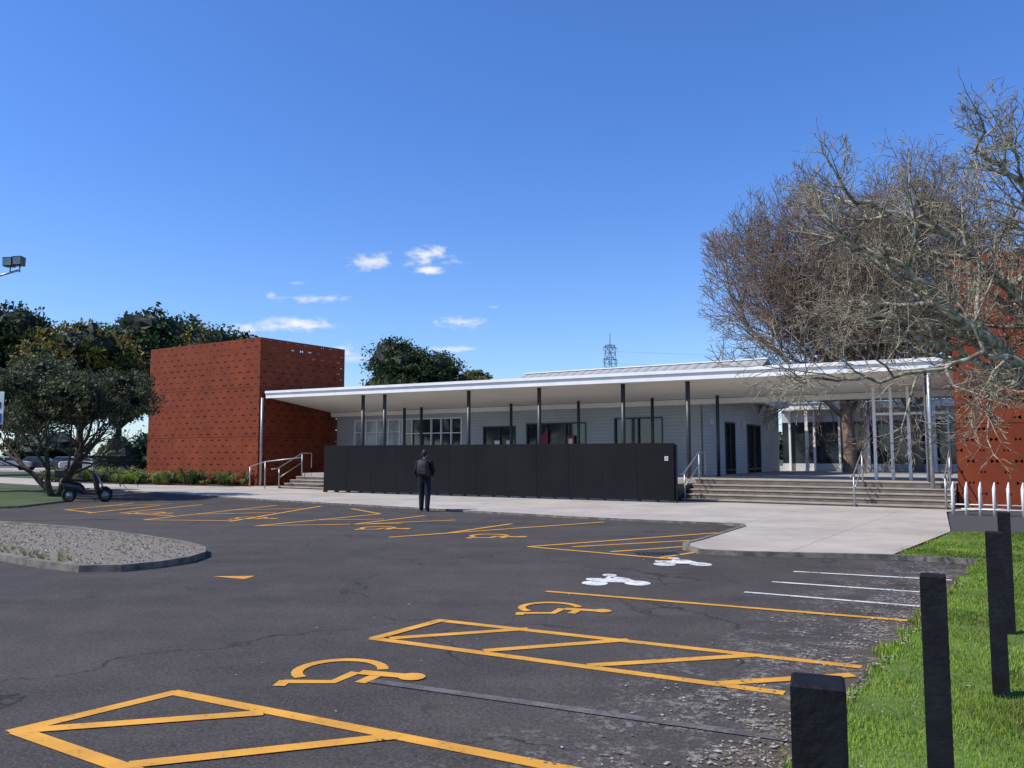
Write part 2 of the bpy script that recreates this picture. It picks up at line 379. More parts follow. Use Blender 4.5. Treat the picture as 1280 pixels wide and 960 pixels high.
im.obj('gravel_traffic_island')

# markings
mk=MB(); Z=.009
lz=[0]
def ln(*pts,w=.105,k='yellow'):
    for i in range(len(pts)-1):
        lz[0]+=1; z=.0085+.0004*(lz[0]%9); strip(mk,[pts[i],pts[i+1]],w,z,z,k)
ln((-2.9,4.93),(-2.26,5.75)); ln((-2.3,5.75),(.21,4.40),(1.0,3.98)); ln((-2.86,4.95),(-1.9,4.33),(-.9,3.75)); ln((-2.79,4.97),(-1.54,5.29)); ln((-1.98,4.42),(-.66,4.86))
ln((-1.21,7.37),(-.67,8.20)); ln((-.72,8.19),(2.64,6.41)); ln((-1.23,7.40),(1.83,5.72)); ln((-1.07,7.39),(.15,7.79)); ln((-.23,6.93),(1.01,7.33)); ln((.58,6.45),(1.95,6.78)); ln((1.42,5.95),(2.48,6.18))
ln((.40,9.89),(3.82,8.16),w=.095)
ln((.28,14.64),(4.39,17.34)); ln((.28,14.64),(2.51,12.87)); ln((1.05,14.64),(3.98,16.03),w=.09); ln((1.63,13.9),(3.41,14.9),w=.09); ln((2.3,13.1),(3.1,13.9),w=.09)
for P in ([(3.87,11.56),(5.63,10.76)],[(3.28,10.63),(4.76,9.84)],[(2.71,9.84),(4.31,8.92)]): ln(*P,w=.08,k='white')
for P in ([(-2.4,16.3),(2.2,20.0)],[(-3.7,19.3),(-2.3,22.1)],[(-1.3,17.2),(0,19.5)],[(-5.8,18.9),(-3.6,22.8),(-4.8,25.0)],[(-6.8,20.2),(-6,26.2)],[(-9.1,20.7),(-7.5,26.6)],[(-10.8,23.3),(-10,27)],[(-11.7,23),(-11.2,26.6)],[(-13,24.5),(-12.6,27.8)],
          [(-5.8,18.9),(-2.6,19.6)],[(-4.9,20.6),(-3.2,20.9)],[(-9.1,20.7),(-6.8,20.4)],[(-8.6,22.6),(-6.6,23.4)],[(-8.1,24.4),(-6.3,25.2)],[(-10.9,23.2),(-8.9,22.0)],[(-13.1,24.5),(-11.6,23.2)],[(-12.9,26),(-11.2,27.5)],[(-3.7,19.3),(-1.4,20.6)]): ln(*P,w=.11)
ln((-1.0,6.02),(2.1,4.55),w=.09,k='faint')
mk.add([(-3.95,11.1,Z),(-3.45,10.85,Z),(-3.4,11.15,Z)],[(0,1,2)],'yellow')
def wheelchair(cx,cy,S,d=(.93,-.36)):
    f=(d[1],-d[0]); 
    def W(x,y): return (cx+S*(x*f[0]+y*d[0]),cy+S*(x*f[1]+y*d[1]))
    def L(*pts,w=.085):
        lz[0]+=1; strip(mk,[W(*q) for q in pts],w*S,.0085+.0004*(lz[0]%9),.0085+.0004*(lz[0]%9),'yellow')
    c=[W(-.05+.095*math.cos(i*.45),.42+.095*math.sin(i*.45)) for i in range(14)]
    mk.add([(x,y,Z+.004) for x,y in c],[tuple(range(14))],'yellow')
    L((-.05,.34),(-.03,.02),w=.11); L((-.03,-.01),(.24,-.02),(.36,-.34)); L((.33,-.34),(.46,-.30)); L((-.04,.17),(.2,.16))
    arc=[]
    for i in range(17):
        a=math.radians(115+i*215/16); arc.append((-.03+.3*math.cos(a),-.14+.3*math.sin(a)))
    L(*arc,w=.08)
for q in ((-1.15,6.23,1.05),(.52,8.76,1.0),(-.3,16.5,1.2),(-2.8,18.3,1.2),(-6.5,21.2,1.2),(-9.9,23.1,1.2)): wheelchair(*q)
def bikeicon(cx,cy,S):
    def disc(x,y,r):
        mk.add([(cx+S*(x+r*math.cos(i*.4)),cy+S*(y+r*math.sin(i*.4))*1.2,Z) for i in range(16)],[tuple(range(16))],'white')
    def st(*pts): lz[0]+=1; z=.0105+.0004*(lz[0]%7); strip(mk,[(cx+S*x,cy+S*y) for x,y in pts],.1*S,z,z,'white')
    disc(-.36,-.2,.22);disc(.36,-.2,.22)
    mk.add([(cx+S*x,cy+S*y,Z+.003) for x,y in [(-.25,-.15),(.15,-.2),(.28,.12),(.12,.36),(-.12,.28),(-.45,.3),(-.48,.12)]],[tuple(range(7))],'white')
    st((.36,-.2),(.2,.35),(.05,.4)); disc(.0,.58,.13); st((-.1,.2),(-.02,.5),(.2,.3))
bikeicon(1.3,10.7,.74); bikeicon(2.5,12.5,.74)
mk.obj('parking_markings')
dr=MB(); dr.box(2.0,2.7,13.45,13.85,0,.012,'steel')
for i in range(9): dr.box(2.04+i*.075,2.075+i*.075,13.5,13.8,.0125,.02,'black')
dr.obj('drain_grate')

# ---------------------------------------------------------------- building frame
BM=place(-12.8,41.85,0,math.radians(-33))
def tower(name,s0,s1,t0,t1,H):
    e=empty(name,BM)
    m=MB(); 
    for P in ([(s0,t0),(s1,t0)],[(s1,t0),(s1,t1)],[(s1,t1),(s0,t1)],[(s0,t1),(s0,t0)]):
        (x0,y0),(x1,y1)=P; m.add([(x0,y0,.0),(x1,y1,.0),(x1,y1,H),(x0,y0,H)],[(0,1,2,3)],'corten')
    m.obj('perforated_screen',e)
    f=MB(); c=.03
    for x in (s0+c,s1-c-.08):
        for y in (t0+c,t1-c-.08): f.box(x,x+.08,y,y+.08,0,H-.1,'steel')
    for z in (.2,2.4,4.6,H-.18):
        f.box(s0+c+.09,s1-c-.09,t0+c,t0+c+.06,z,z+.06,'steel'); f.box(s0+c+.09,s1-c-.09,t1-c-.06,t1-c,z,z+.06,'steel')
        f.box(s0+c,s0+c+.06,t0+c+.09,t1-c-.09,z,z+.06,'steel'); f.box(s1-c-.06,s1-c,t0+c+.09,t1-c-.09,z,z+.06,'steel')
    f.obj('steel_frame',e)
    k=MB(); k.box(s0+.3,s1-.3,t0+.3,t1-.3,0,H-1.0,'dark'); k.obj('added_dark_core',e)  # added box: blocks sunlight inside so the perforations look dark
    return e
tower('perforated_steel_tower',-9.3,0,0,6,7.6)
tower('perforated_steel_tower',31.15,40,-.1,6,7.6)

bld=empty('community_centre_building',BM)
c=MB()
zf=lambda s: 4.52-(s/31)*.24
s0,s1=.25,31.1; tf,tb=.2,4.95
c.hexa([(s0,tf+.12,zf(s0)),(s1,tf+.12,zf(s1)),(s1,tb,3.92),(s0,tb,3.92),(s0,tf+.12,zf(s0)+.26),(s1,tf+.12,zf(s1)+.26),(s1,tb,4.16),(s0,tb,4.16)],'soffit')
c.obj('canopy_roof',bld)
c=MB()
c.hexa([(s0,tf,zf(s0)-.04),(s1,tf,zf(s1)-.04),(s1,tf+.115,zf(s1)-.04),(s0,tf+.115,zf(s0)-.04),(s0,tf,zf(s0)+.2),(s1,tf,zf(s1)+.2),(s1,tf+.115,zf(s1)+.2),(s0,tf+.115,zf(s0)+.2)],'trim')
c.hexa([(s0,tf-.07,zf(s0)+.203),(s1,tf-.07,zf(s1)+.203),(s1,tf+.2,zf(s1)+.203),(s0,tf+.2,zf(s0)+.203),(s0,tf-.07,zf(s0)+.32),(s1,tf-.07,zf(s1)+.32),(s1,tf+.2,zf(s1)+.32),(s0,tf+.2,zf(s0)+.32)],'trim')
c.hexa([(s0,tb-.2,3.7),(s1,tb-.2,3.7),(s1,tb+.1,3.7),(s0,tb+.1,3.7),(s0,tb-.2,3.915),(s1,tb-.2,3.915),(s1,tb+.1,3.915),(s0,tb+.1,3.915)],'soffit')
c.obj('fascia_gutter',bld)
c=MB()
for s in (6.4,7.75,12.55,16.1,19.85,22.45,30.35):
    top=zf(s)-.05; c.tube([(s,.75,0),(s,.75,top)],.085,'steel',10); c.tube([(s,.75,.0),(s,.75,.1)],.13,'steel',10)
for s in (6.1,7.2,12.55,16.1,19.6,22.4):
    c.tube([(s,4.1,.6),(s,4.1,4.0)],.07,'steel',8)
c.tube([(.35,-.1,0),(.35,-.1,zf(0)-.05)],.06,'galv',8); c.tube([(30.5,-.3,0),(30.5,-.3,zf(30)-.3),(30.5,.2,zf(30)+.02)],.06,'galv',8)
c.obj('canopy_posts',bld)
c=MB()
c.box(3.2,31.1,0,40,.0,.75,'deck')
for i in range(4):
    z=.15*(4-i); t0=-.36*(i+1)
    for a_,b_ in ((23.0,31.1),(3.2,7.3)):
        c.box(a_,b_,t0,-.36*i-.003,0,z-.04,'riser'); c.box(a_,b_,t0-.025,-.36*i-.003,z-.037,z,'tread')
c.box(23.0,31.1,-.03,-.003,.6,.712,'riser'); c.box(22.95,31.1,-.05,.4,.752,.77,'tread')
c.box(22.62,22.95,-1.5,.2,0,.62,'steel')
c.obj('deck_and_steps',bld)
# main facade
c=MB(); F=5.2
def wallseg(a_,b_,z0,z1,k='board'): c.box(a_,b_,F,F+.2,z0,z1,k)
def window(a_,b_,z0,z1,nm,k='glass',fr='steel',trans=None,door=False):
    c.box(a_,b_,F+.08,F+.12,z0,z1,k)
    w=.06
    c.box(a_,b_,F-.03,F+.075,z1-w,z1,fr); c.box(a_,b_,F-.03,F+.075,z0,z0+w,fr)
    for i in range(nm+1):
        x=a_+(b_-a_-w)*i/nm; c.box(x,x+w,F-.025,F+.07,z0+w+.001,z1-w-.001,fr)
    if trans:
        for i in range(nm):
            x=a_+(b_-a_-w)*i/nm; c.box(x+w+.001,a_+(b_-a_-w)*(i+1)/nm-.001,F-.02,F+.065,trans,trans+w*.8,fr)
ops=[(1.6,4.9,.75,3.5,4,'glassl','trim',2.8),(5.0,8.9,.75,3.5,6,'glass','trim',2.7),(10.2,12.1,.75,3.0,2,'glass','steel',2.5),(12.7,15.9,1.0,3.1,3,'glass','steel',None),(17.3,19.6,1.2,3.25,2,'glass','steel',None)]
x=.3
for o in ops:
    wallseg(x,o[0],.0,3.9); wallseg(o[0],o[1],o[3],3.9); 
    if o[2]>.76: wallseg(o[0],o[1],0,o[2])
    window(o[0],o[1],o[2],o[3],o[4],o[5],o[6],o[7]); x=o[1]
wallseg(x,21.3,0,3.9)
c.add([(13.0,F-.035,1.1),(13.9,F-.035,2.1),(13.9,F-.035,2.9),(13.0,F-.035,1.7)],[(0,1,2,3)],'red')
c.box(14.9,15.3,F-.04,F-.032,1.7,2.5,'red'); c.box(15.0,15.2,F-.045,F-.041,2.0,2.35,'wpaint')
c.box(10.9,11.2,F-.05,F-.035,1.9,2.3,'wpaint'); c.box(11.6,11.8,F-.05,F-.035,2.0,2.3,'wpaint')
c.obj('facade_walls',bld)
c=MB(); W0=21.3; TE=17
wo=[(8.2,9.6,.75,3.1),(11.4,13.6,.75,3.1)]
c.box(W0-.2,W0,5.201,5.4,0,4.1,'boardl')
x=5.401
for o in wo:
    c.box(W0-.2,W0,x,o[0],0,4.1,'boardl'); c.box(W0-.2,W0,o[0],o[1],3.1,4.1,'boardl'); c.box(W0-.15,W0-.1,o[0],o[1],.75,3.1,'glass')
    n=2
    for i in range(n+1):
        y=o[0]+(o[1]-o[0]-.07)*i/n; c.box(W0-.09,W0+.03,y,y+.07,.75,3.1,'steel')
    c.box(W0-.09,W0+.025,o[0]+.071,o[1]-.071,3.02,3.1,'steel'); c.box(W0-.09,W0+.025,o[0]+.071,o[1]-.071,.9,.98,'steel')
    x=o[1]
c.box(W0-.2,W0,x,TE,0,4.1,'boardl')
for y in (6.2,10.5,14.6): c.box(W0+.002,W0+.12,y,y+.25,2.9,3.2,'wpaint',.02)
c.obj('wing_walls',bld)
c=MB()
def gable(a_,b_,t0,t1,ze,zr,th=.12):
    tm=(t0+t1)/2
    for u,v in ((t0,tm),(t1,tm)):
        c.hexa([(a_,u,ze),(b_,u,ze),(b_,v,zr),(a_,v,zr),(a_,u,ze+th),(b_,u,ze+th),(b_,v,zr+th),(a_,v,zr+th)],'roof')
    c.box(a_,b_,tm-.12,tm+.12,zr+th+.002,zr+th+.05,'trim')
    for x in (a_+.2,b_-.2): c.add([(x,t0+.1,3.9),(x,t1-.1,3.9),(x,t1-.1,ze),(x,tm,zr),(x,t0+.1,ze)],[(0,1,2,3,4)],'boardl')
gable(10.1,23.0,5.1,13.5,4.25,5.80)
gable(-1,5.8,6,12,4.3,5.25)
c.box(W0-.5,W0+.35,5.0,TE+.2,4.105,4.25,'trim')
c.obj('main_roof',bld)
c=MB(); T=18.5
c.box(21.0,46,T-.5,T+4,4.05,4.4,'trim'); c.box(21.0,46,T+.3,T+.4,.75,4.05,'glass'); c.box(21.0,46,T+.29,T+.299,.75,1.15,'boardl')
c.box(21,46,T+.29,T+.299,3.4,4.05,'boardl')
for i in range(19): c.box(21.4+i*1.3,21.5+i*1.3,T+.1,T+.28,.75,4.05,'trim')
for i in range(8): c.box(22.4+i*3.1,22.55+i*3.1,T-.45,T-.3,.75,4.05,'trim')
c.hexa([(21,T-.6,4.41),(46,T-.6,4.41),(46,T+4,5.1),(21,T+4,5.1),(21,T-.6,4.5),(46,T-.6,4.5),(46,T+4,5.2),(21,T+4,5.2)],'roof')
c.obj('rear_wing',bld)
c=MB()
for s in (28.3,28.85,29.4,29.95):
    c.box(s,s+.1,3.2,3.32,.75,3.98,'trim')
c.box(28.3,30.6,3.22,3.3,3.0,3.08,'trim')
c.obj('white_screen_frame',bld)
# black wall
bw=empty('black_slatted_wall',BM); c=MB()
wa=Vector((7.85,-3.05)); wb=Vector((23.2,-2.5)); n=12
for i in range(n):
    p0=wa.lerp(wb,i/n); p1=wa.lerp(wb,(i+1)/n); d=(p1-p0).normalized(); nn=Vector((-d.y,d.x))*.06; p0=p0+d*.004; p1=p1-d*.004
    P=[p0-nn,p1-nn,p1+nn,p0+nn]; c.hexa([(q.x,q.y,.13) for q in P]+[(q.x,q.y,2.0) for q in P],'slat')
c.obj('panels',bw); c=MB()
for i in range(2*n+1):
    q=wa.lerp(wb,i/(2*n)); c.box(q.x-.05,q.x+.05,q.y+.07,q.y+.14,.0,1.95,'steel')
    c.box(q.x-.05,q.x+.05,q.y-.04,q.y+.06,.05,.13,'steel')
c.obj('posts',bw); c=MB()
q=wa.lerp(wb,.985); c.box(q.x-.07,q.x+.05,q.y-.085,q.y-.075,1.42,1.56,'wpaint'); c.box(q.x-.055,q.x+.035,q.y-.09,q.y-.086,1.435,1.545,'galv'); c.obj('notice_plate',bw)

def rail(name,pts,posts,k='galv'):
    m=MB(); m.tube(pts,.024,k,8)
    for q in posts: m.tube([(q[0],q[1],q[2]),(q[0],q[1],q[3])],.028,k,8)
    return m
for s in (23.15,28.5,30.95,3.3,7.2):
    m=rail('handrail',[(s,-1.95,.95),(s,-1.55,1.0),(s,-.1,1.7),(s,.5,1.7),(s,.5,1.0)],[(s,-1.5,0,1.02),(s,-.1,.4,1.69)])
    m.tube([(s,-1.5,.55),(s,-.1,1.25)],.018,'galv',8); m.obj('handrail',None,BM)
rail('handrail',[(.9,-1.2,1.05),(2.8,-1.9,1.3),(5.2,-1.9,1.5)],[(.9,-1.2,0,1.05),(2.8,-1.9,0,1.3)]).obj('handrail',None,BM)

# ---------------------------------------------------------------- bollards
for (x,y,rz,w) in ((.69,1.92,-20,.058),(1.79,3.58,-27,.05),(3.19,5.55,-30,.05),(4.38,7.45,-30,.05)):
    m=MB()
    m.box(-w,w,-w,w,-.1,1.095,'bollard',.006)
    m.obj('bollard',None,place(x,y,0,math.radians(rz)))

# ---------------------------------------------------------------- bare trees
def rv(): return Vector((R.gauss(0,1),R.gauss(0,1),R.gauss(0,1)))
def grow(mb,p,d,L,r,lev,maxlev,P,k):
    seg=P['seg'][min(lev,len(P['seg'])-1)]; n=max(2,int(L/seg)); pts=[p.copy()]; rr=[r]; q=p.copy(); d=d.normalized()
    sides=8 if lev==0 else 6 if lev==1 else 4 if lev<4 else 3
    ch=[]
    for i in range(n):
        d=(d+rv()*P['wob']+Vector((0,0,P['up']))).normalized()
        q=q+d*(L/n); f=(i+1)/n
        if P.get('env') and i>0 and not P['env'](q): break
        pts.append(q.copy()); rr.append(max(P['rmin'],r*(1-.62*f)))
        if f>P['c0'] or lev==0 and f>.3: ch.append((q.copy(),d.copy(),rr[-1],f))
    if len(pts)<2: return
    mb.tube(pts,rr,(P.get('kt') or k) if lev>=3 else k,sides,cap=False)
    if lev>=maxlev or not ch: return
    nc=P['nc'][min(lev,len(P['nc'])-1)]
    for j in range(nc):
        i=int((j+R.random())/nc*len(ch)); q,dd,r2,f=ch[min(i,len(ch)-1)]
        ax=dd.cross(rv()).normalized(); ang=math.radians(R.uniform(*P['ang']))
        nd=Matrix.Rotation(ang,3,ax)@dd
        if P.get('env') and not P['env'](q): continue
        grow(mb,q,nd,L*R.uniform(.5,.78)*(1.05-.35*f),r2*R.uniform(.55,.75),lev+1,maxlev,P,k)
    if lev<maxlev-1: grow(mb,pts[-1],d,L*.5,rr[-1],lev+1,maxlev,P,k)

R.seed(14)
t1=MB()
base=Vector((9.9,14.4,0)); fork=Vector((9.75,14.3,1.9))
t1.tube([base,Vector((9.85,14.35,.9)),fork],[.27,.22,.21],'bark',12,False)
PF=dict(seg=[.3,.25,.16,.12,.1],wob=.19,up=.05,rmin=.0055,c0=.15,nc=[7,5,4,3],ang=(30,62),kt='twigl')
limbs=[([(9.6,14.3,2.2),(8.7,14.1,3.15),(7.6,13.9,3.9),(6.6,13.7,4.7),(5.7,13.6,5.1)],.14),
 ([(9.7,14.3,2.5),(9.1,14.5,4.2),(8.2,14.6,5.2),(6.9,14.5,5.9),(6.0,14.4,6.2)],.13),
 ([(9.8,14.3,2.6),(9.5,14,4.6),(9.0,13.7,5.7),(8.2,13.4,6.3),(7.6,13.2,6.6)],.10),
 ([(9.6,14.2,2.0),(8.9,13.5,2.5),(7.8,12.9,3.15),(6.6,12.6,2.95),(5.4,12.5,2.75),(4.5,12.4,2.75)],.07),
 ([(9.4,14.3,2.4),(8.6,15,3.6),(7.4,15.4,4.1),(6.3,15.6,4.6)],.11),
 ([(9.4,14.3,2.4),(8.7,14.6,3.0),(7.8,14.6,3.5),(7.0,14.4,3.7),(6.2,14.3,4.0)],.095),
 ([(9.8,14.3,2.5),(9.4,14.6,4.0),(8.9,15.0,5.0),(7.7,15.3,5.4),(6.8,15.5,5.5)],.11),
 ([(9.8,14.3,2.5),(9.3,13.9,4.0),(8.9,13.6,5.3),(8.5,13.6,6.2)],.10),
 ([(9.9,14.3,2.3),(10.9,14.4,4),(11.8,14.3,6),(12.3,14,7.5)],.12),
 ([(9.9,14.4,2.3),(10.2,15.6,4),(10.4,16.9,5.6)],.1)]
for P,r in limbs:
    P=[fork]+[Vector(q) for q in P]
    pts=[]
    for i in range(len(P)-1):
        a_,b_,c_,d_=P[max(i-1,0)],P[i],P[i+1],P[min(i+2,len(P)-1)]
        for j in range(6):
            u=j/6; pts.append(.5*((2*b_)+(c_-a_)*u+(2*a_-5*b_+4*c_-d_)*u*u+(3*b_-3*c_+d_-a_)*u**3)+rv()*.04)
    pts.append(P[-1]); n=len(pts); rr=[r*(1-.76*i/n) for i in range(n)]
    t1.tube(pts,rr,'bark',8,False)
    for i in range(8,n,2):
        dd=(pts[i]-pts[i-1]).normalized(); ax=dd.cross(rv()).normalized(); nd=Matrix.Rotation(math.radians(R.uniform(35,65)),3,ax)@dd
        nd.z+=.15; nd.y*=.7
        grow(t1,pts[i],nd,R.uniform(.8,1.6)*(1.1-.4*i/n),rr[i]*.68,1,4,PF,'bark')
    grow(t1,pts[-1],pts[-1]-pts[-2],.9,rr[-1],2,4,PF,'bark')
t1.obj('bare_tree')
def bgtree(x,y,H,rad,seed,maxlev=5):
    R.seed(seed); m=MB(); b=Vector((x,y,.0))
    cen=Vector((x,y,H*.58))
    def env(q): 
        e=(q-cen); return (e.x/rad)**2+(e.y/rad)**2+(e.z/(H*.42))**2<1.0+.35*mnoise.noise(q*.5) or e.z<-H*.22 and abs(e.x)<rad*.6
    PB=dict(seg=[.8,.7,.5,.45,.4,.35],wob=.13,up=.05,rmin=.013,c0=.15,nc=[10,9,7,6,3],ang=(25,60),env=env)
    m.tube([b,b+Vector((.1,0,2)),b+Vector((-.05,.1,4.2))],[.36,.3,.27],'twig',10,False)
    f=b+Vector((-.05,.1,4.2))
    for i in range(9):
        a_=i*2.4; t=R.uniform(.4,1.25) if i else .1
        grow(m,f-Vector((0,0,R.uniform(0,1.2))),Vector((math.cos(a_)*t,math.sin(a_)*t,1.1)),H*R.uniform(.38,.5),.14,1,maxlev,PB,'twig')
    m.obj('bare_tree')
bgtree(16.6,41,17.2,6.9,3)
bgtree(20.4,42,17.6,6.4,5)

# ---------------------------------------------------------------- leafy trees
def foliage(m,blobs,nclump,nper,ls,mats,core='leafc',cs=.78,droop=0):
    mi=[m.mi(k) for k in mats]
    for (c,r) in blobs:
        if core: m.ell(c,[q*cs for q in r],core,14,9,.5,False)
        for i in range(nclump):
            d=rv().normalized(); 
            if d.z<-.55: d.z*=.3; d.normalize()
            q=R.uniform(.78,1.06)+.22*mnoise.noise(d*2.5+Vector(c))
            cc=Vector((c[0]+d.x*r[0]*q,c[1]+d.y*r[1]*q,c[2]+d.z*r[2]*q)); k=R.choice(mi); sp=min(r)*.17
            for j in range(nper):
                p=cc+Vector((R.gauss(0,sp),R.gauss(0,sp),R.gauss(0,sp*.7)-abs(R.gauss(0,droop))))
                a_=(d*.5+rv()*.7).normalized(); u=a_.orthogonal().normalized(); u=Matrix.Rotation(R.uniform(0,6.28),3,a_)@u; w=a_.cross(u)
                s=ls*R.uniform(.5,1.2); o=len(m.v)
                m.v+=[tuple(p+u*s),tuple(p+w*s*.5),tuple(p-u*s),tuple(p-w*s*.5)]; m.f.append([o,o+1,o+2,o+3]); m.m.append(k if R.random()<.8 else R.choice(mi)); m.sm.append(False)
def broadtree(name,x,y,H,rad,seed,mats,ls=.2,nclump=60,nper=26,th=.35,nb=9,rot=0,bot=.3):
    R.seed(seed); m=MB(); blobs=[]
    for i in range(nb):
        a_=R.uniform(0,6.28); rr=rad*R.uniform(.25,.68) if i else 0; z=H*R.uniform(bot+.15,.80) if i else H*.76
        s=rad*R.uniform(.34,.52); blobs.append(((rr*math.cos(a_),rr*math.sin(a_),z),(s*1.15,s*1.15,min(s*.85,H-z if i else H*.24))))
    m.tube([(0,0,-.1),(.1,0,H*th*.5),(0,.1,H*.55)],[H*.03,H*.022,H*.015],'trunk',8,False)
    for b,_ in blobs: m.tube([(0,.05,H*th*.8),tuple(Vector(b)*.6+Vector((0,0,H*th*.35))),b],[H*.014,H*.009,H*.004],'trunk',5,False)
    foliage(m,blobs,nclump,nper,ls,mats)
    return m.obj(name,None,place(x,y,0,rot))
D=('leafd','leafd','leafm'); Yl=('leafy','leafm','leafd','leafy')
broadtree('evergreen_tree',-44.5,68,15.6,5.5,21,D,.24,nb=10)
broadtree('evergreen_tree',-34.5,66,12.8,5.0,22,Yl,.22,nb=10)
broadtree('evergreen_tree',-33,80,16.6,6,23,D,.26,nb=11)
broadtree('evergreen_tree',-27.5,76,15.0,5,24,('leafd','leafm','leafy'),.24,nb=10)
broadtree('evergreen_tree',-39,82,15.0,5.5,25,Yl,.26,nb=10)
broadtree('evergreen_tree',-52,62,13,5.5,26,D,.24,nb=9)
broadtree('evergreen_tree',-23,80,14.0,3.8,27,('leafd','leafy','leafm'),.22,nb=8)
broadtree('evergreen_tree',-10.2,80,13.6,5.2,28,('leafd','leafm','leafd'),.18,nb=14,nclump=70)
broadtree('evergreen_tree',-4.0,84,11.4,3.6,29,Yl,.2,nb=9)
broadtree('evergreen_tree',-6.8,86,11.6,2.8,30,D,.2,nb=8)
R.seed(40); m=MB(); bl=[]
for i in range(46):
    x=-180+i*9+R.uniform(-3,3); y=190+R.uniform(-15,15); r=R.uniform(5,8); bl.append(((x,y,R.uniform(2,4)),(r,r,R.uniform(3.5,6))))
foliage(m,bl,26,12,.7,('leafd','leafm')); m.obj('distant_trees')
R.seed(41); m=MB(); bl=[]
for i in range(7):
    x=-30+i*1.2; bl.append(((x,62+R.uniform(-2,4),1.2),(1.6,1.4,R.uniform(1.2,2.4))))
foliage(m,bl,30,16,.16,('leafd','leafm')); m.obj('hedge')
R.seed(50); m=MB()
for a_,t in ((0.3,.6),(1.8,.8),(3.1,.9),(4.4,.55),(5.4,.7)):
    d=Vector((math.cos(a_)*t,math.sin(a_)*t,1)); PO=dict(seg=[.4,.35,.3,.25],wob=.14,up=.02,rmin=.012,c0=.3,nc=[5,4,3],ang=(20,50))
    grow(m,Vector((math.cos(a_)*.1,math.sin(a_)*.1,-.05)),d,3.0,.12,0,3,PO,'trunk')
bl=[]
for i in range(18):
    a_=R.uniform(0,6.28); rr=R.uniform(.3,2.7); z=3.65+R.uniform(-.9,1.5)*(1-rr/4.6); s=R.uniform(.5,.95); bl.append(((rr*math.cos(a_),rr*math.sin(a_),z),(s*1.2,s*1.2,s*.85)))
foliage(m,bl,54,36,.075,('leafo','leafo2','leafo','leafo2'),'leafc',.4,.12)
m.obj('olive_tree',None,place(-17.2,31.5))
R.seed(51); m=MB(); bl=[]
for i in range(12):
    a_=R.uniform(0,6.28); rr=R.uniform(.3,2.4); z=3.8+R.uniform(-.8,1.4); s=R.uniform(.6,1.0); bl.append(((rr*math.cos(a_),rr*math.sin(a_),z),(s*1.2,s*1.2,s*.85)))
m.tube([(0,0,0),(.1,0,1.4),(0,.1,3.5)],[.16,.12,.06],'trunk',8,False)
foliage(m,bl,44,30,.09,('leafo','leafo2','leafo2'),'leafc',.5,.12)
m.obj('olive_tree',None,place(-22.5,35.0))
R.seed(60); m=MB(); bed=[(-16,-2.6),(-9,-2.4),(-.6,-1.2),(-.2,-.15),(-9.5,-.15),(-9.7,3),(-16,3)]
bb=MB(); bb.prism(bed,0,.09,'mulch'); bb.obj('planting_bed',None,BM)
k=[m.mi('strap'),m.mi('strap'),m.mi('leafm'),m.mi('leafo'),m.mi('blade')]
for i in range(320):
    while True:
        x=R.uniform(-16,-.2);y=R.uniform(-2.6,3)
        if inpoly(x,y,bed): break
    H=R.uniform(.4,1.25)*(.7+.6*abs(mnoise.noise(Vector((x*.6,y,0))))); kk=R.choice(k)
    for j in range(32):
        a_=R.uniform(0,6.28);l=R.uniform(.5,1)*H; dx,dy=math.cos(a_),math.sin(a_); w=.022
        P0=Vector((x,y,.08));P1=P0+Vector((dx*l*.35,dy*l*.35,l*.8));P2=P0+Vector((dx*l*.9,dy*l*.9,l*R.uniform(.5,1)));n_=Vector((-dy,dx,0))*w
        o=len(m.v); m.v+=[tuple(P0-n_),tuple(P0+n_),tuple(P1+n_),tuple(P1-n_),tuple(P2)]; m.f+=[[o,o+1,o+2,o+3],[o+3,o+2,o+4]]; m.m+=[kk,kk]; m.sm+=[False,False]
m.obj('strappy_plants',None,BM)

# ---------------------------------------------------------------- distant pylon, mast, floodlight
m=MB(); H=45
def w(z): return 4.2*(1-z/H)+.6 if z<30 else 1.9-(z-30)*.05
lv=[0,7,13,18.5,23.5,28,32,36,40,43]
for i in range(len(lv)-1):
    z0,z1=lv[i],lv[i+1]; a_,b_=w(z0),w(z1)
    C0=[(-a_,-a_,z0),(a_,-a_,z0),(a_,a_,z0),(-a_,a_,z0)];C1=[(-b_,-b_,z1),(b_,-b_,z1),(b_,b_,z1),(-b_,b_,z1)]
    for j in range(4):
        m.tube([C0[j],C1[j]],.13,'steel',4);m.tube([C0[j],C1[(j+1)%4]],.07,'steel',3);m.tube([C0[(j+1)%4],C1[j]],.07,'steel',3);m.tube([C1[j],C1[(j+1)%4]],.07,'steel',3)
for z in (33,37.5,42):
    m.tube([(-3.2,0,z),(0,0,z+.9),(3.2,0,z)],.1,'steel',4);m.tube([(-3.2,0,z),(3.2,0,z)],.1,'steel',4)
    for x in (-3.2,3.2): m.tube([(x,0,z),(x,0,z-1.6)],.08,'steel',4)
m.tube([(0,0,43),(0,0,47.5)],.14,'steel',4)
m.obj('electricity_pylon',None,place(37,310,0,.5))
m=MB()
for z,x in ((31.5,-3.2),(31.5,3.2),(36,3.2),(40.5,3.2)):
    pts=[(37+x+i*14.,310-i*3.,z-10*math.sin(math.pi*i/20)*.6) for i in range(21)]; m.tube(pts,.03,'steel',3)
m.obj('power_lines')
m=MB()
for j in range(3):
    a_=j*2.094; m.tube([(.22*math.cos(a_),.22*math.sin(a_),0),(.14*math.cos(a_),.14*math.sin(a_),11)],.03,'galv',4)
for i in range(22):
    a_=i*2.094; z=i*.5; m.tube([(.2*math.cos(a_),.2*math.sin(a_),z),(.2*math.cos(a_+2.09),.2*math.sin(a_+2.09),z+.5)],.018,'galv',3)
m.tube([(0,0,11),(0,0,13)],.03,'galv',4)
